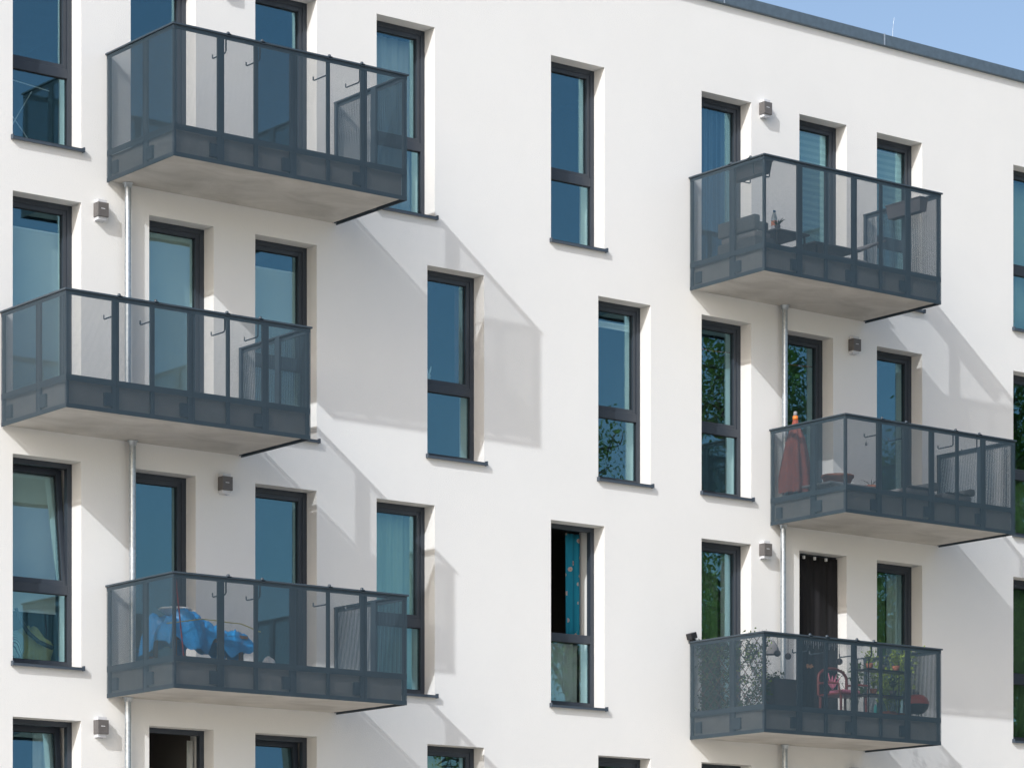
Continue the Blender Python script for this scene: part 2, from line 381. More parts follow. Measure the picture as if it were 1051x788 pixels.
# ------------------------------------------------------------------ balconies
BW, BD = 3.09, 1.42
def balcony(x0, zb, rh, knobs=(), side_knobs=()):
    x1 = x0+BW; yo = -BD; zt = zb+rh
    sl = MB().box(x0+.047, x1-.047, yo+.057, -.0015, zb+.004, zb+.284)
    bal = sl.build('balcony', 'concrete', bld, origin=(x0, 0, zb), bevel=.012)
    eg = MB(); eg.box(x0+.0435, x1-.0435, yo+.0535, yo+.0565, zb+.012, zb+.285)
    eg.box(x0+.0435, x0+.0465, yo+.057, -.003, zb+.012, zb+.285); eg.box(x1-.0465, x1-.0435, yo+.057, -.003, zb+.012, zb+.285)
    eg.build('edge_sheet', 'edge', bal)
    xs = [0, .61, 1.065, 1.55, 2.02, 2.50, BW]
    ym = -.80
    # corner posts and intermediate flat posts standing behind the sheets
    def post(ax0, ax1, ay0, ay1): MB().box(ax0, ax1, ay0, ay1, zb+.002, zt-.012).build('post', 'rail', bal, bevel=.003)
    yi = yo+.012
    post(x0+.012, x0+.0425, yi, yi+.04); post(x1-.0425, x1-.012, yi, yi+.04)
    for x in (.61, 1.55, 2.50): post(x0+x-.042, x0+x+.042, yi, yi+.028)
    for x in (1.065, 2.02): post(x0+x-.022, x0+x+.022, yi, yi+.03)
    for sx in (0, 1):
        xa, xb = (x0+.012, x0+.042) if not sx else (x1-.042, x1-.012)
        post(xa, xb, ym-.045, ym+.045); post(xa, xb, -.055, -.012)
    # perforated sheets, real sheet thickness
    cuts = [x0+.002, x0+.61, x0+1.55, x0+2.50, x1-.002]
    for a, b in zip(cuts, cuts[1:]):
        MB().box(a+.0025, b-.0025, yo, yo+.003, zb-.018, zt-.02).quad((a+.003, yo+.0015, zb-.018), (b-.003, yo+.0015, zb-.018), (b-.003, yo+.0015, zt-.02), (a+.003, yo+.0015, zt-.02)).build('mesh_panel', 'perfX', bal, origin=(a, yo, zb))
    for xa in (x0, x1-.003):
        for a, b in ((yo+.004, ym), (ym, -.012)):
            MB().box(xa, xa+.003, a+.0025, b-.0025, zb-.018, zt-.02).quad((xa+.0015, a+.003, zb-.018), (xa+.0015, b-.003, zb-.018), (xa+.0015, b-.003, zt-.02), (xa+.0015, a+.003, zt-.02)).build('mesh_panel', 'perfY', bal, origin=(xa, a, zb))
    # horizontal rails
    def rails(z0, z1, nm):
        m = MB()
        m.box(x0+.004, x1-.004, yo+.0045, yo+.012, z0, z1)
        m.box(x0+.0045, x0+.0118, yo+.0125, -.012, z0, z1); m.box(x1-.0118, x1-.0045, yo+.0125, -.012, z0, z1)
        m.build(nm, 'rail', bal)
    rails(zb-.016, zb+.030, 'bottom_rail'); rails(zb+.272, zb+.334, 'middle_rail'); rails(zt-.055, zt-.012, 'top_rail')
    h = MB(); h.box(x0-.014, x1+.014, yo-.014, yo+.04, zt-.012, zt+.008)
    h.box(x0-.014, x0+.04, yo+.0405, -.003, zt-.012, zt+.008); h.box(x1-.04, x1+.014, yo+.0405, -.003, zt-.012, zt+.008)
    h.build('handrail', 'rail', bal, bevel=.003)
    # fixing plates on the slab edge beside each thick post
    for x in (.61, 1.55, 2.50):
        MB().box(x0+x-.13, x0+x-.043, yi+.004, yo+.053, zb+.06, zb+.20).build('fixing_plate', 'rail', bal)
    for sx in (0, 1):
        for y in (ym, -.055):
            xa, xb = (x0+.014, x0+.043) if not sx else (x1-.043, x1-.014)
            MB().box(xa, xb, y-.15, y-.046, zb+.06, zb+.20).build('fixing_plate', 'rail', bal)
    # clamp brackets for flower boxes
    def bracket(px, py, dx, dy):
        m = MB(); r = .0085
        m.lathe((px, py, zt+.008), [(.0, .030), (.012, .028), (.019, .017), (.019, .0)], 12)
        m.box(px-.026, px+.026, py-.026, py+.026, zt-.016, zt+.012)
        a = Vector((px+dx*.045, py+dy*.045, zt-.0)); d = Vector((dx, dy, 0))
        m.tube([a-d*.03+Vector((0, 0, .006)), a+Vector((0, 0, 0)), a-Vector((0, 0, .16)), a+d*.02-Vector((0, 0, .18)), a+d*.26-Vector((0, 0, .18)), a+d*.275-Vector((0, 0, .17)), a+d*.275-Vector((0, 0, .135))], r, 8)
        m.build('box_bracket', 'rail', bal)
    for x in knobs: bracket(x0+x, yo+.012, 0, 1)
    for y in side_knobs: bracket(x0+.012, y, 1, 0)
    return bal
LX = {3: 17.935, 2: 16.62, 1: 17.935}; RX = {3: 26.46, 2: 27.84, 1: 26.46}
def bz(k): return head(k-1)+.285
KN = [.70, 1.14, 2.03, 2.47]
balcony(LX[3], bz(3), 1.405, KN); balcony(LX[2], bz(2), 1.225, [.65, 1.10, 2.0, 2.43]); balcony(LX[1], bz(1), 1.225, KN)
balcony(RX[3], bz(3), 1.42, (), (-.79, -1.15)); balcony(RX[2], bz(2), 1.225, [.65, 1.08, 1.98, 2.42]); balcony(RX[1], bz(1), 1.225, [.78, 1.07, 1.59, 1.89])
FLOOR = {k: bz(k)+.284 for k in (1, 2, 3)}

# ------------------------------------------------------------------ downpipes
def pipe(x, z0, z1, label):
    t = empty('downpipe', (x, -.085, z0), label, 'pipe', 'galvanised balcony downpipes')
    MB().tube([(x, -.085, z0), (x, -.085, z1)], .036, 20).build('tube', 'galv', t)
    MB().lathe((x, -.085, z1-.05), [(.037, 0), (.046, .002), (.046, .035), (.06, .042), (.06, .05), (.0, .05)], 20).build('collar', 'galv', t)
    MB().tube([(x, -.085, (z0+z1)/2), (x, -.085, (z0+z1)/2+.03)], .040, 20).build('joint_ring', 'galv', t)
pipe(18.165, FLOOR[2], bz(3)+.002, 'galvanised pipe between the two upper left balconies')
pipe(18.225, FLOOR[1], bz(2)+.002, 'galvanised pipe between the two lower left balconies')
pipe(18.165, -.4, bz(1)+.002, 'galvanised pipe below the balcony with the blue tarpaulin')
pipe(28.03, FLOOR[2], bz(3)+.002, 'galvanised pipe between the two upper right balconies')
pipe(28.0, FLOOR[1], bz(2)+.002, 'galvanised pipe between the two lower right balconies')
pipe(28.03, -.4, bz(1)+.002, 'galvanised pipe below the balcony full of plants')

# ------------------------------------------------------------------ wall lamps
def lamp(x, k, label):
    z = head(k)-.06
    t = empty('wall_lamp', (x, 0, z-.15), label, 'lamp', 'square wall lamps beside the balconies')
    MB().box(x-.052, x+.052, -.008, -.0005, z-.122, z+.122).build('wall_plate', 'opal', t, bevel=.002)
    MB().box(x-.056, x+.056, -.085, -.0085, z-.114, z+.114).build('diffuser', 'opal', t, bevel=.004)
    hm = MB(); hm.box(x-.068, x+.068, -.108, -.0855, z-.078, z+.078)
    hm.box(x-.068, x-.0565, -.085, -.004, z-.078, z+.078); hm.box(x+.0565, x+.068, -.085, -.004, z-.078, z+.078)
    hm.build('housing', 'lamp', t, bevel=.003)
    MB().box(x-.03, x+.02, -.1095, -.1082, z+.004, z+.012).build('slot', 'opal', t)
lamp(17.84, 2, 'square wall lamp left of the topmost left pipe')
lamp(19.46, 3, 'square wall lamp at the top edge above the upper left balcony')
lamp(19.46, 1, 'square wall lamp above the balcony with the blue tarpaulin')
lamp(17.84, 0, 'square wall lamp below the balcony with the blue tarpaulin')
lamp(27.72, 3, 'square wall lamp above the upper right balcony near the roof')
lamp(29.31, 2, 'dark square wall lamp above the balcony with the closed parasol')
lamp(27.72, 1, 'square wall lamp above the balcony full of plants')
lamp(29.31, 0, 'square wall lamp at the bottom edge below the balcony full of plants')

# lightning rod on the roof
t = empty('lightning_rod', (30.26, .2, capz1), 'thin wire lightning rod standing on the roof edge', 'lightning rod')
MB().tube([(30.26, .2, capz1), (30.262, .2, capz1+.18), (30.285, .2, capz1+.36)], [.0035, .003, .002], 6).build('wire', 'galv', t)
MB().box(30.23, 30.29, .17, .23, capz1+.0005, capz1+.02).build('foot', 'galv', t)

# ------------------------------------------------------------------ blinds and curtains behind the glass
def hang(name, x0, x1, z0, z1, y, mat, label, cat, waves=0, amp=.03, slant=0., group=None):
    m = MB(); n = max(2, int((x1-x0)*60)) if waves else 2
    nz = 8 if waves else 1
    vs = []; rnd = random.Random(int(x0*100+z1*7))
    ph = rnd.random()*6
    for j in range(nz+1):
        fz = j/nz
        for i in range(n+1):
            fx = i/n; x = x0+(x1-x0)*fx
            a = amp*math.sin(2*math.pi*waves*fx+ph)*(1-.4*fz)+amp*.4*math.sin(2*math.pi*waves*2.3*fx+ph*2) if waves else 0
            vs.append((x+slant*(1-fz)*(fx), y+a, z0+(z1-z0)*fz))
    fs = [(j*(n+1)+i, j*(n+1)+i+1, (j+1)*(n+1)+i+1, (j+1)*(n+1)+i) for j in range(nz) for i in range(n)]
    m.add(vs, fs, bool(waves))
    o = m.build(name, mat)
    sd = o.modifiers.new('t', 'SOLIDIFY'); sd.thickness = .003
    return tag(o, label, cat, group)
def cx(c): return COLS[c]+.06, COLS[c]+OW-.06
def blind(c, k, top, bot, mat, label, y=.305):
    a, b = cx(c)
    o = hang('blind', a, b, head(k)-bot, head(k)-top, y, mat, label, 'blind')
    MB().box(a, b, y-.009, y+.009, head(k)-bot-.02, head(k)-bot-.0005).build('bottom_bar', 'white', o)
    MB().box(a, b, y-.009, y+.009, head(k)-top+.0005, head(k)-top+.02).build('top_bar', 'white', o)
blind('a', 2, .32, 2.2, 'blind', 'pale blind open at the top, window behind the middle left balcony')
blind('B', 2, .10, 2.2, 'blind', 'pale green blind behind the balcony door right of the top left pipe')
blind('c', 2, .30, 2.2, 'blind', 'pale blind behind the window at the right end of the middle left balcony')
blind('a', 1, .14, 1.62, 'blind', 'grey green blind lowered past the transom of the tilted window', .465)
blind('g', 2, .24, .28, 'blind', 'thin folded blind at the top of the window between four columns')
blind('i', 3, .12, 2.2, 'pleat', 'pleated pale blind behind the upper right balcony door')
blind('j', 3, .14, 2.2, 'pleat', 'pleated pale blind right of the upper right balcony door')
def curtain(c, k, f0, f1, z0, z1, mat, label, waves=3, y=.40, amp=.025):
    a, b = cx(c)
    return hang('curtain', a+(b-a)*f0, a+(b-a)*f1, head(k)-z1, head(k)-z0, y, mat, label, 'curtain', waves, amp)
curtain('d', 3, .0, 1., .1, 2.2, 'curtain', 'white curtain behind the window at the right end of the top left balcony', 4)
curtain('d', 1, .0, 1., .1, 2.2, 'greencurtain', 'grey green curtain behind the window right of the tarpaulin balcony', 4)
curtain('e', 2, .86, 1.1, .1, 1.35, 'brown', 'narrow brown curtain beside the rabbit figurine', 1)
curtain('h', 3, .0, 1., .1, 2.2, 'bluecheck', 'dark blue checked curtain behind the upper right balcony door', 5, .36)
curtain('h', 1, .0, .80, .1, 2.2, 'treegreen', 'curtain tinted like reflected trees behind the door left of the netted door', 4)  # this curtain's green stands in for trees mirrored in the glass
curtain('h', 1, .82, 1.2, .1, 2.2, 'curtain', 'white curtain beside the one tinted like reflected trees, left of the netted door', 2)
curtain('k', 3, .0, 1., .1, 2.2, 'greencurtain', 'pale striped curtain in the topmost window at the right edge', 5)
curtain('k', 2, .15, 1., 1.4, 2.2, 'treegreen', 'curtain tinted like reflected trees in the lower half of the middle window at the right edge', 4)
curtain('k', 1, .0, 1., .1, 2.2, 'treegreen', 'curtain tinted like reflected trees in the lowest window at the right edge', 4)
curtain('a', 0, .62, 1., .1, 2.2, 'curtain', 'white curtain in the tilted window at the lower left corner', 2, .475, .012)
curtain('e', 0, .0, .6, .1, 2.2, 'yellow', 'yellowish curtain in the cut off window at the bottom edge', 3)
curtain('j', 1, .0, .66, .1, 2.2, 'treegreen', 'curtain tinted like reflected trees in the window at the right end of the plant balcony', 3)
curtain('j', 1, .72, 1., .1, 2.2, 'curtain', 'pale curtain in the window at the right end of the plant balcony', 2)
fc = hang('curtain', COLS['f']+.56, COLS['f']+.81, head(1)-1.42, head(1)-.06, .43, 'flower', 'bright teal curtain with pink flowers in the open window', 'curtain', 2.5, .03)
curtain('B', 0, .93, 1.02, .1, 2.2, 'curtain', 'narrow pale curtain at the edge of the open black doorway', 1)
curtain('f', 1, .0, 1., 1.44, 2.2, 'curtain', 'pale sheet added behind the lower pane for reflected sky, below the teal curtain', 4, .46)  # pale cloth added so the pane looks lightened by mirrored sky
# black insect net clipped outside a balcony door
nx0, nx1 = COLS['i']-.0, COLS['i']+OW+.02
net = hang('insect_net', nx0+.02, nx1-.04, head(1)-2.2, head(1)-.03, .17, 'net', 'black insect net clipped over the balcony door', 'insect net', 3, .018)
for f in (.25, .48, .72):
    MB().box(nx0+f*OW-.012, nx0+f*OW+.012, .13, .16, head(1)-.075, head(1)-.035).build('clip', 'white', net)
MB().lathe((nx1-.07, .14, head(1)-1.62), [(0, 0), (.015, .004), (.015, .03), (0, .034)], 10).build('clip', 'white', net)
# red cord behind the tree-reflecting panes
for c, lab in (('h', 'red cord across the top of the window left of the parasol balcony'), ('I', 'red cord across the top of the door behind the parasol')):
    a, b = cx(c); z = head(2)-.34
    tag(MB().tube([(a, .33, z+.01), ((a+b)/2, .33, z-.012), (b, .33, z+.005)], .010, 8).build('cord', 'redp'), lab, 'cord')
# rabbit figurine
t = empty('rabbit_figurine', (22.62, .36, head(2)-1.345), 'small white rabbit figurine standing on the window transom', 'figurine')
bm_ = MB(); z = head(2)-1.345
bm_.lathe((22.62, .36, z), [(0, 0), (.035, .002), (.042, .03), (.035, .07), (.018, .09), (.026, .105), (.028, .125), (.018, .145), (0, .152)], 14)
bm_.build('body', 'stonew', t)
for s_ in (-1, 1): MB().tube([(22.62+s_*.012, .36, z+.14), (22.62+s_*.026, .36, z+.19), (22.62+s_*.04, .36, z+.235)], [.009, .012, .004], 8).build('ear', 'stonew', t)

# ------------------------------------------------------------------ things inside the lower left window
fl = head(1)-OH
def blob(name, c, r, mat, label, cat, seed=1, n=14, lump=.18):
    rnd = random.Random(seed); m = MB(); vs = []; fs = []
    for j in range(n+1):
        th = math.pi*j/n
        for i in range(n*2):
            ph = math.pi*i/n
            k = 1+lump*(math.sin(3*ph+seed)*math.sin(2*th+seed*2)*.6+math.sin(5*th+ph*2+seed)*.4)
            vs.append((c[0]+r[0]*k*math.sin(th)*math.cos(ph), c[1]+r[1]*k*math.sin(th)*math.sin(ph), c[2]+r[2]*(1+k*math.cos(th))))
    for j in range(n):
        for i in range(2*n): fs.append((j*2*n+i, (j+1)*2*n+i, (j+1)*2*n+(i+1) % (2*n), j*2*n+(i+1) % (2*n)))
    m.add(vs, fs, True)
    o = m.build(name, mat); return tag(o, label, cat) if label else o
blob('cushion', (17.32, .62, fl+.01), (.27, .14, .23), 'yellow', 'large olive yellow cushion behind the lower left window', 'cushion', 2)
blob('cloth_bag', (17.06, .46, fl+.11), (.10, .07, .15), 'patt', 'patterned pale green bag beside the yellow cushion', 'bag', 4)
blob('toy', (16.92, .38, fl+.22), (.07, .05, .055), 'redp', 'small red toy at the left of the lower left window', 'toy', 5, lump=.4)
tag(MB().tube([(17.06, .47, fl+.66), (17.12, .45, fl+.52), (17.20, .43, fl+.40), (17.32, .42, fl+.31), (17.5, .42, fl+.25)], .025, 8).build('strap', 'blackm'), 'curved black strap lying over the yellow cushion', 'strap')
# folding clothes airer in the upper left window
t = empty('clothes_airer', (17.1, .6, head(3)-OH), 'folding white clothes airer behind the upper left window', 'clothes airer')
fz = head(3)-OH
for (p, q_) in (((16.86, .48, fz), (17.42, .75, fz+.78)), ((17.36, .48, fz), (16.86, .75, fz+.82))):
    MB().tube([p, q_], .007, 6).build('leg', 'white', t)
MB().tube([(16.84, .5, fz+.80), (17.5, .5, fz+.74)], .006, 6).build('rail', 'white', t)

# ------------------------------------------------------------------ tarpaulin balcony (left, lowest)
F = FLOOR[1]; BX = LX[1]
t = empty('garden_table', (BX+.78, -.72, F), 'garden table hidden under the crumpled blue tarpaulin', 'table')
MB().box(BX+.28, BX+1.26, -.94, -.44, F+.36, F+.39).build('table_top', 'wood', t)
for px in (.34, 1.20):
    for py in (-.89, -.49): MB().box(BX+px-.02, BX+px+.02, py-.02, py+.02, F, F+.3595).build('leg', 'wood', t)
m = MB(); n1, n2 = 90, 54; vs = []; rnd = random.Random(3)
from mathutils import noise as mn
def fn(x, y): return .10*(mn.turbulence(Vector((x*7.5, y*7.5, 3.1)), 4, True)-.55)+.018*math.sin(9*x+3*y)+.028*math.sin(17*y-6*x)+.02*math.sin(31*x+11*y)+.014*math.sin(53*y+20*x)
for j in range(n2+1):
    for i in range(n1+1):
        u, v = i/n1, j/n2; x = BX+.20+u*1.14; y = -1.0+v*.62
        ed = min(u*46/5., (1-u)*46/5., v*26/4., (1-v)*26/4., 1.)
        top = .46+.13*math.exp(-((u-.28)/.30)**2)+fn(x, y)*.9-.10*max(0, u-.5)*1.6
        low = .20+.07*math.sin(14*u+5*v)+.05*math.sin(25*u)
        h_ = low+(top-low)*(ed**.55)
        vs.append((x+.03*math.sin(12*v+7*u), y+.03*math.sin(15*u), F+h_+.01))
fs = [(j*(n1+1)+i, j*(n1+1)+i+1, (j+1)*(n1+1)+i+1, (j+1)*(n1+1)+i) for j in range(n2) for i in range(n1)]
m.add(vs, fs, True); tp = m.build('tarpaulin', 'tarp'); tag(tp, 'crumpled bright blue tarpaulin covering a table on the lower left balcony', 'tarpaulin')
tag(MB().tube([(BX+.16, -1.02, F+.44), (BX+.6, -1.04, F+.52), (BX+1.1, -1.06, F+.50), (BX+1.38, -1.0, F+.44)], .007, 6).build('rope', 'yellow'), 'pale rope stretched over the blue tarpaulin', 'rope')
tag(MB().tube([(BX+.26, -1.22, F+.0), (BX+.16, -1.20, F+.94)], .008, 8).build('broom_stick', 'redp'), 'thin red stick leaning by the front corner of the tarpaulin balcony', 'stick')
o = MB(); o.lathe((BX+.46, -.70, F+.585), [(0, 0), (.10, .0), (.16, .05), (.19, .06), (.17, .075), (.10, .03), (0, .03)], 20); tag(o.build('white_bowl', 'white'), 'shallow white bowl on top of the blue tarpaulin', 'bowl')
blob('folded_blanket', (BX+.98, -.32, F+.42), (.26, .10, .09), 'woodbrown', 'orange brown blanket folded behind the blue tarpaulin', 'blanket', 6, lump=.08)
blob('plastic_bag', (BX+1.52, -.95, F+.0), (.07, .07, .09), 'white', 'small white plastic bag by the end of the tarpaulin', 'bag', 3)
o = MB().lathe((BX+.42, -.25, F), [(0, 0), (.07, 0), (.09, .16), (.095, .16), (.08, .15), (0, .15)], 16); tag(o.build('clay_pot', 'terracotta'), 'small clay pot near the wall on the tarpaulin balcony', 'pot')

# ------------------------------------------------------------------ upper right balcony
F = FLOOR[3]; BX = RX[3]
def flower_box(x0, x1, y0, y1, z0, z1, label):
    t = empty('flower_box', ((x0+x1)/2, (y0+y1)/2, z0), label, 'flower box')
    m = MB(); i = .02
    m.add([(x0+i, y0+i, z0), (x1-i, y0+i, z0), (x1-i, y1-i, z0), (x0+i, y1-i, z0), (x0, y0, z1), (x1, y0, z1), (x1, y1, z1), (x0, y1, z1)],
          [(0, 3, 2, 1), (0, 1, 5, 4), (1, 2, 6, 5), (2, 3, 7, 6), (3, 0, 4, 7)])
    m.box(x0-.008, x1+.008, y0-.008, y0+.012, z1-.015, z1); m.box(x0-.008, x1+.008, y1-.012, y1+.008, z1-.015, z1)
    m.box(x0-.008, x0+.012, y0+.012, y1-.012, z1-.015, z1); m.box(x1-.012, x1+.008, y0+.012, y1-.012, z1-.015, z1)
    m.build('box', 'planter', t)
    MB().box(x0+.014, x1-.014, y0+.014, y1-.014, z1-.04, z1-.02).build('earth', 'soil', t)
    return t
zr = bz(3)+1.42
flower_box(BX+.06, BX+.21, -1.34, -.70, zr-.19, zr-.03, 'dark flower box hung inside the left rail of the upper right balcony')
flower_box(BX+BW-.22, BX+BW-.07, -1.25, -.62, zr-.21, zr-.03, 'dark flower box hung inside the right rail of the upper right balcony')
def table(x0, x1, y0, y1, zf, h, mat, label, name='balcony_table'):
    t = empty(name, ((x0+x1)/2, (y0+y1)/2, zf), label, 'table')
    MB().box(x0, x1, y0, y1, zf+h-.028, zf+h).build('table_top', mat, t, bevel=.006)
    for a in (x0+.05, x1-.05):
        for b in (y0+.05, y1-.05): MB().tube([(a, b, zf), (a, b, zf+h-.0285)], .014, 8).build('leg', 'blackm', t)
    return t
table(BX+.48, BX+1.05, -1.12, -.55, F, .36, 'darkwick', 'low dark table carrying the water bottle')
# water bottle
bx_, by_, bzz = BX+.66, -.88, F+.361
t = empty('water_bottle', (bx_, by_, bzz), 'clear plastic water bottle with blue cap and orange label', 'bottle')
MB().lathe((bx_, by_, bzz), [(0, 0), (.036, .002), (.038, .02), (.038, .19), (.030, .225), (.014, .255), (.014, .268)], 18).build('body', 'water', t)
MB().lathe((bx_, by_, bzz), [(.0388, .06), (.0392, .062), (.0392, .085), (.0388, .087)], 18).build('label_band', 'labelw', t)
MB().lathe((bx_, by_, bzz), [(.0389, .089), (.0394, .090), (.0394, .150), (.0389, .152)], 18).build('label_band', 'label', t)
MB().lathe((bx_, by_, bzz), [(.016, .262), (.017, .264), (.017, .288), (0, .290)], 14).build('cap', 'bluecap', t)
# small potted succulent
px_, py_ = BX+.56, -1.05
t = empty('potted_plant', (px_, py_, F+.361), 'tiny spiky plant in a dark pot on the bottle table', 'plant')
MB().lathe((px_, py_, F+.361), [(0, 0), (.03, 0), (.04, .05), (.036, .05), (0, .04)], 14).build('pot', 'planter', t)
m = MB()
for i in range(14):
    a = i*2.4; l = .06+.02*(i % 3)
    m.tube([(px_, py_, F+.40), (px_+math.cos(a)*l*.6, py_+math.sin(a)*l*.6, F+.40+l*.7), (px_+math.cos(a)*l, py_+math.sin(a)*l, F+.40+l*.9)], [.006, .007, .001], 5)
m.build('leaves', 'ivy', t)
def armchair(x0, y0, w_, d_, zf, sh, bh, mat, label, facing=0):
    t = empty('lounge_chair', (x0+w_/2, y0+d_/2, zf), label, 'chair')
    MB().box(x0, x0+w_, y0, y0+d_, zf+.06, zf+sh-.08).build('seat_base', mat, t, bevel=.015)
    MB().box(x0+.03, x0+w_-.03, y0+.03, y0+d_-.03, zf+sh-.0795, zf+sh).build('cushion', 'greycush', t, bevel=.03)
    if facing == 0: MB().box(x0, x0+.10, y0, y0+d_, zf+sh+.001, zf+bh).build('backrest', mat, t, bevel=.02)
    else: MB().box(x0+w_-.10, x0+w_, y0, y0+d_, zf+sh+.001, zf+bh).build('backrest', mat, t, bevel=.02)
    for a in (y0, y0+d_-.07): MB().box(x0+.101, x0+w_-.101, a, a+.07, zf+sh+.001, zf+min(bh-.08, sh+.18)).build('armrest', mat, t, bevel=.015)
    for a in (x0+.04, x0+w_-.04):
        for b in (y0+.04, y0+d_-.04): MB().box(a-.02, a+.02, b-.02, b+.02, zf, zf+.0595).build('leg', 'blackm', t)
armchair(BX+.08, -1.15, .34, .7, F, .28, .47, 'darkwick', 'low grey wicker lounge chair at the left end of the upper right balcony')
# sun lounger with lifted back between table and doors
t = empty('sun_lounger', (BX+1.6, -.8, F), 'dark sun lounger with slightly raised back on the upper right balcony', 'sun lounger')
MB().box(BX+1.15, BX+1.95, -1.1, -.55, F+.27, F+.30).build('seat', 'darkwick', t, bevel=.006)
Mr = Matrix.Translation((BX+1.95, 0, F+.285)) @ Matrix.Rotation(R(-24), 4, 'Y') @ Matrix.Translation((-BX-1.95, 0, -F-.285))
MB().box(BX+1.955, BX+2.45, -1.1, -.55, F+.272, F+.298, Mr).build('backrest', 'greycush', t, bevel=.006)
for a in (BX+1.2, BX+1.9, BX+2.35):
    for b in (-1.08, -.57): MB().tube([(a, b, F), (a, b, F+.268)], .013, 8).build('leg', 'blackm', t)
table(BX+2.25, BX+2.75, -.42, -.12, F, .40, 'greyp', 'grey side table by the window at the right end of the upper right balcony', 'side_table')

# ------------------------------------------------------------------ parasol balcony (right, middle)
F = FLOOR[2]; BX = RX[2]
px_, py_ = 27.975, -.42
px_, py_ = 28.045, -.27
zc = bz(2)+1.345
DZ = .055
t = empty('parasol', (px_, py_, F), 'closed orange red parasol with grey cap rising above the balcony rail', 'parasol')
MB().lathe((px_, py_, F), [(0, 0), (.17, 0), (.17, .03), (.05, .06), (.03, .12), (0, .12)], 20).build('base', 'planter', t)
MB().tube([(px_, py_, F+.05), (px_, py_, F+1.06)], .016, 10).build('pole', 'greyp', t)
m = MB(); n = 40; vs = []; prof = [(.175, .10), (.180, .3), (.145, .55), (.10, .78), (.06, .92), (.034, .99), (.03, 1.02)]
for r_, z_ in prof:
    for k in range(n):
        a = 2*math.pi*k/n; rr = r_*(1+.22*math.sin(a*8)*(1 if z_ < .9 else .2)+.06*math.sin(a*3+z_*5))
        vs.append((px_+rr*math.cos(a), py_+rr*math.sin(a), F+z_*1.05))
m.add(vs, [(i*n+k, i*n+(k+1) % n, (i+1)*n+(k+1) % n, (i+1)*n+k) for i in range(len(prof)-1) for k in range(n)], True)
m.build('canopy', 'orange', t)
MB().lathe((px_, py_, F+1.0+DZ), [(.034, 0), (.036, .0), (.034, .05), (0, .05)], 16).build('cap_ring', 'orangec', t)
MB().lathe((px_, py_, F+1.05+DZ), [(.026, 0), (.028, .0), (.024, .055), (.016, .062), (0, .063)], 16).build('finial', 'greyp', t)
def table2(x0, x1, y0, y1, zf, h, label): return table(x0, x1, y0, y1, zf, h, 'greyp', label)
table2(BX+.18, BX+1.0, -.95, -.35, F, .18, 'low grey table carrying the terracotta bowl')
o = MB().lathe((BX+.62, -.62, F+.181), [(0, 0), (.15, 0), (.20, .12), (.215, .12), (.215, .15), (.19, .15), (.185, .12), (0, .11)], 28)
tag(o.build('terracotta_bowl', 'terracotta'), 'wide terracotta bowl standing on the low grey table', 'bowl')
o = MB().lathe((BX+1.15, -.70, F), [(0, 0), (.07, 0), (.10, .20), (.112, .20), (.112, .24), (.09, .24), (0, .21)], 22)
tag(o.build('flower_pot', 'terracotta'), 'upright terracotta pot on the floor right of the low table', 'pot')
m = MB()
for i, a in enumerate((0.3, 2.2, 4.0, 5.1)):
    m.tube([(BX+1.15, -.70, F+.215), (BX+1.15+.05*math.cos(a), -.7+.05*math.sin(a), F+.29), (BX+1.15+.13*math.cos(a), -.7+.13*math.sin(a), F+.33)], [.004, .004, .002], 5)
tag(m.build('dry_twigs', 'bark'), 'few dry twigs standing in the upright terracotta pot', 'twigs')
armchair(BX+1.42, -1.05, .62, .6, F, .22, .33, 'darkwick', 'low dark lounge chair in the middle of the parasol balcony', 1)
armchair(BX+2.12, -1.05, .60, .6, F, .22, .31, 'darkwick', 'low dark lounge chair at the right end of the parasol balcony', 1)
# small hanging charm on bracket
tag(MB().lathe((28.49, -1.12, bz(2)+.93), [(0, 0), (.014, .01), (.018, .03), (.008, .05), (.0, .055)], 10).add([], []).tube([(28.49, -1.12, bz(2)+.985), (28.49, -1.12, bz(2)+1.045)], .0025, 5).build('hanging_charm', 'darkwick'), 'tiny dark charm hanging from the first rail bracket', 'charm')

# ------------------------------------------------------------------ plant balcony (right, lowest)
F = FLOOR[1]; BX = RX[1]
def leaf_cloud(m, pts, n, size, rnd, spread):
    for _ in range(n):
        p = Vector(rnd.choice(pts)); p += Vector((rnd.gauss(0, spread[0]), rnd.gauss(0, spread[1]), rnd.gauss(0, spread[2])))
        a = Vector((rnd.uniform(-1, 1), rnd.uniform(-1, 1), rnd.uniform(-1, 1))).normalized(); b = a.cross(Vector((rnd.uniform(-1, 1), rnd.uniform(-1, 1), rnd.uniform(-1, 1)))).normalized()
        s = size*rnd.uniform(.6, 1.3)
        m.add([p-a*s, p+b*s*.5, p+a*s, p-b*s*.5], [(0, 1, 2, 3)])
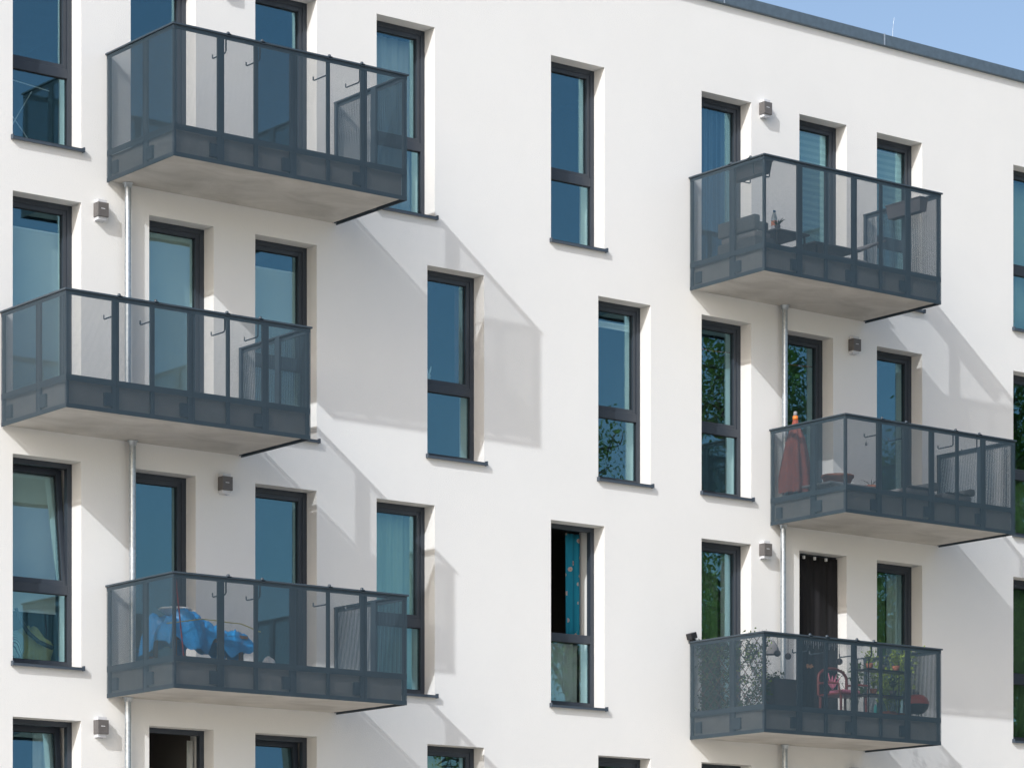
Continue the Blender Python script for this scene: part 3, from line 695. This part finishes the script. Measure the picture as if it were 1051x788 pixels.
# lattice trellis with ivy along the left rail
rnd = random.Random(11)
t = empty('trellis', (BX+.10, -.75, F), 'diamond lattice trellis behind the left mesh of the plant balcony', 'trellis')
m = MB(); xT = BX+.09; y0, y1, z0, z1 = -1.38, -.08, F+.02, F+.935
st = .145; c = y0-(z1-z0)
while c < y1:
    for sgn in (1, -1):
        pts = []
        for z in (z0, z1):
            y = c+(z-z0) if sgn == 1 else c+(z1-z)
            pts.append([y, z])
        (ya, za), (yb, zb_) = pts
        # clip to y range
        def clipy(ya, za, yb, zb_):
            if ya > yb: ya, za, yb, zb_ = yb, zb_, ya, za
            if yb < y0 or ya > y1: return None
            s = (zb_-za)/(yb-ya)
            if ya < y0: za += s*(y0-ya); ya = y0
            if yb > y1: zb_ -= s*(yb-y1); yb = y1
            return ya, za, yb, zb_
        r_ = clipy(ya, za, yb, zb_)
        if r_ and r_[2]-r_[0] > .03: m.tube([(xT+.008*sgn, r_[0], r_[1]), (xT+.008*sgn, r_[2], r_[3])], .006, 4)
    c += st
m.build('lattice', 'wood', t)
m = MB(); pts = [(xT+rnd.uniform(-.02, .05), rnd.uniform(y0, y1), F+rnd.uniform(.0, 1.)*.95) for _ in range(260)]
leaf_cloud(m, pts, 4200, .020, rnd, (.02, .03, .03))
tag(m.build('ivy', 'ivy'), 'ivy climbing all over the lattice trellis', 'ivy')
m = MB(); leaf_cloud(m, [p for p in pts if p[2] > F+.3], 260, .022, rnd, (.03, .03, .03))
tag(m.build('lime_leaves', 'lime'), 'few bright lime leaves sprinkled on the ivy trellis', 'vine')
fb = flower_box(BX+.30, BX+.78, -1.28, -1.02, F+.02, F+.40, 'tall dark planter standing behind the front corner of the plant balcony')
m = MB(); leaf_cloud(m, [(BX+.42, -1.15, F+.42)], 60, .03, rnd, (.06, .05, .03)); tag(m.build('low_herb', 'ivy'), 'low dark herb growing in the tall planter', 'plant')
def hang_ball(x, z, label, r=.042):
    t = empty('garland_ball', (x, -1.33, z-r), label, 'garland ball', 'dark balls hung from the front rail')
    m = MB(); n = 12
    m.lathe((x, -1.33, z), [(r*math.sin(math.pi*i/n), -r*math.cos(math.pi*i/n)) for i in range(n+1)], 16); m.build('ball', 'planter', t)
    MB().tube([(x, -1.33, z+r), (x, -1.33, bz(1)+1.2)], .002, 5).build('string', 'blackm', t)
hang_ball(BX+.30, bz(1)+.985, 'leftmost dark ball hung near the front corner of the plant balcony')
hang_ball(BX+.48, bz(1)+.96, 'second dark ball from the left, beside the pipe')
hang_ball(BX+1.36, bz(1)+.955, 'dark ball hung left of the red chair')
# paper bird / butterflies
def butterfly(x, y, z, mat, label, s=.06, close=1.):
    t = empty('butterfly_ornament', (x, y, z), label, 'ornament')
    for sg in (-1, 1):
        MB().add([(x, y, z), (x+sg*s*close, y-.012, z+s*.8), (x+(sg*.45+.8)*s*(1.25 if close < 1 else 0)+(sg*s*1.25 if close == 1 else 0), y-.012, z+s*.15), (x+sg*s*.6, y-.006, z-s*.45),
                  (x, y+.004, z), (x+sg*s, y-.008, z+s*.8), (x+sg*s*1.25, y-.008, z+s*.15), (x+sg*s*.6, y-.002, z-s*.45)],
                 [(0, 1, 2, 3), (7, 6, 5, 4), (0, 4, 5, 1), (1, 5, 6, 2), (2, 6, 7, 3), (3, 7, 4, 0)]).build('wing', mat, t)
    MB().tube([(x, y, z-.03), (x, y, z+.04)], .006, 6).build('body', 'blackm', t)
    MB().tube([(x, y, z+.04), (x, y, bz(1)+1.2)], .0015, 4).build('string', 'blackm', t)
butterfly(BX+1.27, -1.30, bz(1)+.80, 'blackm', 'dark butterfly ornament left of the red chair')
butterfly(BX+.88, -1.28, bz(1)+.86, 'amber', 'amber butterfly ornament in front of the netted door', .045, .6)
# icicle-like fringe under the rail
t = empty('rail_garland', (BX+1.3, -1.36, bz(1)+1.19), 'garland of short pale drops hanging under the rail of the plant balcony', 'garland')
MB().tube([(BX+.72, -1.365, bz(1)+1.175), (BX+1.75, -1.365, bz(1)+1.175)], .004, 5).build('cord', 'blackm', t)
m = MB()
for i in range(34):
    x = BX+.73+i*.030; l = .05+.02*(i*7 % 3)
    m.tube([(x, -1.365, bz(1)+1.172), (x, -1.365, bz(1)+1.172-l)], [.004, .0015], 5)
m.build('drops', 'labelw', t)
# red bistro chair with carved back and pink cushion, seen from the front
def bistro(x, y, label):
    t = empty('carved_chair', (x, y, F), label, 'chair')
    w_ = .25
    m = MB(); m.box(x-w_, x+w_, y-.22, y+.22, F+.335, F+.36); m.build('seat', 'redchair', t, bevel=.008)
    for a in (-w_+.02, w_-.02):
        for b in (-.2, .2): MB().tube([(x+a, y+b, F), (x+a*.95, y+b*.95, F+.334)], .018, 8).build('leg', 'redchair', t)
    m = MB()
    arc = [(x+w_*math.cos(math.pi*i/12), y+.20, F+.58+.13*math.sin(math.pi*i/12)) for i in range(13)]
    m.tube([(x+w_, y+.2, F+.355)]+arc+[(x-w_, y+.2, F+.355)], .020, 8)
    m.build('back_frame', 'redchair', t)
    for i in range(5):
        a = R(50+i*20); p0 = Vector((x, y+.2, F+.44)); p1 = Vector((x+.22*math.cos(a)*1.0, y+.2, F+.44+.22*math.sin(a)))
        MB().tube([p0, (p0+p1)/2, p1], [.006, .014, .005], 6).build('slat', 'pink', t)
    for sg in (-1, 1):
        MB().tube([(x+sg*w_, y+.18, F+.50), (x+sg*w_*1.08, y, F+.50), (x+sg*w_*1.08, y-.2, F+.47), (x+sg*w_, y-.2, F+.36)], .014, 8).build('armrest', 'redchair', t)
    MB().box(x-.16, x+.16, y-.16, y+.1, F+.361, F+.41).build('cushion', 'pink', t, bevel=.02)
bistro(BX+2.10, -.62, 'dark red chair with pink fan back on the plant balcony')
# plant stand with pots
t = empty('plant_stand', (BX+2.35, -1.1, F), 'dark two tier plant stand behind the front mesh', 'plant stand')
for z_ in (.30, .62): MB().box(BX+1.95, BX+2.72, -1.24, -1.02, F+z_, F+z_+.018).build('shelf', 'blackm', t)
for a in (BX+1.965, BX+2.705):
    for b in (-1.23, -1.03): MB().tube([(a, b, F), (a, b, F+.78)], .007, 6).build('leg', 'blackm', t)
def potted(x, y, z, r, h, n, s, mat, label, seed):
    rr = random.Random(seed); t = empty('potted_plant', (x, y, z), label, 'plant', 'potted plants on the plant balcony')
    MB().lathe((x, y, z), [(0, 0), (r*.7, 0), (r, r*1.5), (r*.9, r*1.5), (0, r*1.35)], 14).build('pot', 'terracotta' if seed % 2 else 'planter', t)
    m = MB(); tips = []
    for i in range(9):
        a = rr.uniform(0, 6.28); d = rr.uniform(.3, 1)*h*.5; q2 = Vector((x+d*math.cos(a), y+d*.5*math.sin(a), z+r*1.4+h*rr.uniform(.5, 1)))
        m.tube([(x, y, z+r*1.3), ((x+q2.x)/2, (y+q2.y)/2, z+r*1.4+h*.45), q2], [.004, .003, .002], 4); tips.append(q2); tips.append(q2.lerp(Vector((x, y, z+r*1.4)), .4))
    leaf_cloud(m, tips, n, s, rr, (h*.09, h*.07, h*.09)); m.build('foliage', mat, t)
Z1 = F+.6385; Z0_ = F+.3185
potted(BX+2.08, -1.13, Z1, .05, .17, 90, .020, 'lime', 'lime green leafy plant at the left of the upper shelf', 1)
potted(BX+2.30, -1.13, Z1, .045, .10, 60, .016, 'ivy', 'small dark plant in the middle of the upper shelf', 2)
potted(BX+2.15, -1.13, Z0_, .05, .16, 80, .020, 'lime', 'bright leafy plant at the left of the lower shelf', 3)
potted(BX+2.55, -1.13, Z1, .05, .20, 110, .020, 'lime', 'lime green leafy plant at the right of the upper shelf', 7)
potted(BX+2.84, -.88, F+.0, .09, .88, 620, .024, 'lime', 'tallest lime plant against the right mesh of the plant balcony', 9)
potted(BX+2.50, -1.13, Z0_, .05, .19, 80, .022, 'ivy', 'dark leafy plant at the right of the lower shelf', 4)
potted(BX+2.78, -.75, F+.0, .11, .62, 520, .026, 'lime', 'tall lime climbing plant at the right end of the plant balcony', 5)
potted(BX+2.62, -.30, F+.0, .10, .70, 260, .030, 'ivy', 'tall dark green plant near the wall at the right end', 6)
# red kettle grill
gx, gy_ = BX+2.86, -1.20
t = empty('kettle_grill', (gx, gy_, F), 'low brick red kettle grill in the front right corner of the plant balcony', 'grill')
MB().lathe((gx, gy_, F+.20), [(0, -.10), (.09, -.085), (.145, -.03), (.16, .03)], 24).build('bowl', 'blackm', t)
MB().lathe((gx, gy_, F+.232), [(.163, 0), (.160, .03), (.135, .08), (.09, .115), (.03, .13), (0, .132)], 24).build('lid', 'reddome', t)
MB().tube([(gx-.03, gy_, F+.36), (gx-.03, gy_, F+.385), (gx+.03, gy_, F+.385), (gx+.03, gy_, F+.36)], .006, 6).build('handle', 'blackm', t)
for i in range(3):
    a = i*2.094+.5; MB().tube([(gx+.07*math.cos(a), gy_+.07*math.sin(a), F+.12), (gx+.13*math.cos(a), gy_+.13*math.sin(a), F)], .008, 6).build('leg', 'blackm', t)
# teal watering bottle and pale umbrella-like lamp shade by pipe
tag(MB().lathe((BX+2.02, -1.30, F), [(0, 0), (.02, 0), (.022, .13), (.008, .17), (0, .18)], 10).build('spray_bottle', 'tealw'), 'small teal spray bottle on the floor behind the mesh', 'bottle')
# dark solar spotlight clamped at the left end of the rail
t = empty('solar_spotlight', (BX+.0, -.06, bz(1)+1.235), 'small black solar spotlight clamped on the left end of the rail', 'spotlight')
MB().box(BX-.012, BX+.03, -.09, -.03, bz(1)+1.2335, bz(1)+1.262).build('clamp', 'blackm', t)
Mr = Matrix.Translation((BX+.0, -.06, bz(1)+1.29)) @ Matrix.Rotation(R(-18), 4, 'Y')
MB().box(-.055, .045, -.05, .05, -.028, .05, Mr).build('housing', 'blackm', t, bevel=.006)
# shallow hanging lampshade next to the pipe
tag(MB().lathe((BX+.62, -.9, bz(1)+1.03), [(.10, 0), (.102, .004), (.05, .12), (.02, .17), (0, .172)], 16).tube([(BX+.62, -.9, bz(1)+1.19), (BX+.62, -.9, bz(1)+1.28), (BX+.66, -.05, bz(1)+1.35), (BX+.66, -.001, bz(1)+1.35)], .004, 6).build('hanging_lampshade', 'greycush'), 'grey cone lampshade hung on a wall arm by the pipe', 'lampshade')

# ------------------------------------------------------------------ ground, street side trees (their crowns show in the panes)
g = MB(); g.quad((-400, -400, -.4), (400, -400, -.4), (400, 400, -.4), (-400, 400, -.4)); gr = g.build('ground', simple('pale_gravel', (.50, .47, .41), .95, var=.3, vscale=.6, bump=.4, bscale=20)); tag(gr, 'pale gravel court around the block', None, None, 'structure')
pv = MB().box(4, 48, -7.5, -.0, -.398, -.30).build('pavement', simple('sand_paving', (.44, .40, .34), .9, var=.12, vscale=3, bump=.3)); tag(pv, 'pale paved strip along the wall', None, None, 'structure')

def tree_source(seed, n, leaf, sprd, h=14., cr=3.2):
    rr = random.Random(seed)
    t = empty('broadleaf_tree', (0, 0, 0), 'tree', 'tree', 'trees on the street side')
    m = MB(); top = Vector((rr.uniform(-.4, .4), rr.uniform(-.4, .4), h*.9))
    trunk = [Vector((0, 0, 0)), Vector((.1, 0, h*.2)), Vector((rr.uniform(-.2, .2), .1, h*.5)), top]
    m.tube(trunk, [h*.022, h*.018, h*.012, h*.003], 10)
    tips = []
    for i in range(52):
        f = .14+.82*i/52; a = i*2.4+rr.uniform(-.3, .3)
        b = trunk[0].lerp(top, f); L = cr*(1.0-.72*max(0, f-.38)**1.1/.6)*rr.uniform(.7, 1.15)
        d = Vector((math.cos(a), math.sin(a), rr.uniform(.15, .6)))
        mid = b+d*L*.5+Vector((0, 0, .1*L)); e_ = b+d*L
        m.tube([b, mid, e_], [h*.008*(1.1-f), h*.005*(1.1-f)+.01, .012], 6, False)
        for j in range(8):
            q2 = b.lerp(e_, rr.uniform(.35, 1.05)); d2 = Vector((rr.uniform(-1, 1), rr.uniform(-1, 1), rr.uniform(-.4, .9))).normalized()*max(.5, L*.33)
            e2 = q2+d2; m.tube([q2, q2+d2*.5, e2], [.018, .012, .006], 4, False); tips += [e2, q2+d2*.6, q2+d2*.3]
    tr = m.build('trunk', 'bark', t)
    lv = MB(); u = rr.uniform; ga = rr.gauss
    for _ in range(n):
        p = rr.choice(tips)+Vector((ga(0, sprd), ga(0, sprd), ga(0, sprd)))
        a = Vector((u(-1, 1), u(-1, 1), u(-1, .6))).normalized(); b = a.cross(Vector((u(-1, 1), u(-1, 1), u(-1, 1)))).normalized()
        s = leaf*u(.6, 1.4)
        lv.add([p-a*s, p+b*s*.55, p+a*s, p-b*s*.55], [(0, 1, 2, 3)])
    return t, [tr, lv.build('crown', 'leaf', t)]
SRC = [tree_source(21, 17000, .042, .20), tree_source(22, 48000, .040, .28), tree_source(23, 48000, .042, .30)]
TREES = [(0, 37.3, -15.5, 14.8, 3.0, 'small sparse tree nearest the windows'), (1, 40.9, -15., 17.5, 3.0, 'tall loose tree with open crown'), (2, 45.3, -15.8, 15.2, 3.3, 'broad dense tree of middle height'),
         (1, 49.2, -15.2, 18., 3.4, 'tall dense tree beyond the broad one'), (2, 53.4, -16., 20.0, 3.8, 'tallest dense tree at the far end'), (2, 47.5, -20., 12.6, 3.8, 'lower bushy tree standing behind the others'),
         (1, 44.2, -18.8, 12., 3.2, 'lowest bushy tree of the back row'), (1, 49., -20.5, 13., 4., 'wide bushy tree of the back row'), (2, 58., -18., 16.5, 4., 'large spreading tree at the end of the row')]
used = set()
for i, (k, x, y, h, cr, lab) in enumerate(TREES):
    t, ch = SRC[k]
    if k in used:
        t2 = t.copy(); col.objects.link(t2)
        for c_ in ch:
            c2 = c_.copy(); col.objects.link(c2); c2.parent = t2
        t = t2
    used.add(k)
    t.location = (x, y, -.4); t.rotation_euler = (0, 0, i*1.9); t.scale = (cr/3.2, cr/3.2, h/14.); t['label'] = lab

# ------------------------------------------------------------------ camera, sky, sun
A = math.atan(3259.87/(4750-525.5)); f_px = 3259.87
cam = bpy.data.cameras.new('camera'); co = bpy.data.objects.new('camera', cam); col.objects.link(co); scene.camera = co
co.location = (0, -30.6035, 1.6); co.rotation_euler = (R(90), 0, -A)
cam.sensor_fit = 'HORIZONTAL'; cam.sensor_width = 36; cam.lens = f_px/1051*36; cam.shift_x = 0; cam.shift_y = (1048-394)/1051
cam.clip_start = .1; cam.clip_end = 2000

sd = Vector((-3.05, -1.42, 2.27)).normalized()
elev = math.asin(sd.z); az = math.atan2(sd.x, sd.y)
wd = bpy.data.worlds.new('World'); scene.world = wd; wd.use_nodes = True; nt = wd.node_tree; nt.nodes.clear()
out = nt.nodes.new('ShaderNodeOutputWorld'); bg = nt.nodes.new('ShaderNodeBackground'); sk = nt.nodes.new('ShaderNodeTexSky')
sk.sky_type = 'NISHITA'; sk.sun_disc = False; sk.sun_elevation = elev; sk.sun_rotation = az % (2*math.pi); sk.air_density = .82; sk.dust_density = 2.4; sk.ozone_density = 1.5
bg.inputs['Strength'].default_value = .14
tn = nt.nodes.new('ShaderNodeMix'); tn.data_type = 'RGBA'; tn.blend_type = 'MULTIPLY'; tn.inputs[0].default_value = 1; tn.inputs[7].default_value = (1., .955, .885, 1)
nt.links.new(sk.outputs[0], tn.inputs[6]); nt.links.new(tn.outputs[2], bg.inputs[0]); nt.links.new(bg.outputs[0], out.inputs[0])
sl = bpy.data.lights.new('sun', 'SUN'); so = bpy.data.objects.new('sun', sl); col.objects.link(so)
sl.energy = 2.0; sl.angle = R(.5); sl.color = (.985, .99, 1)
so.rotation_euler = (-sd).to_track_quat('-Z', 'Y').to_euler(); so.location = (0, -20, 30)

scene.view_settings.view_transform = 'Standard'; scene.view_settings.look = 'None'; scene.view_settings.gamma = 1; scene.view_settings.exposure = .60
scene.cycles.max_bounces = 10; scene.cycles.transparent_max_bounces = 28; scene.cycles.glossy_bounces = 4; scene.cycles.diffuse_bounces = 4
scene.cycles.use_denoising = True; scene.cycles.caustics_reflective = False; scene.cycles.caustics_refractive = False
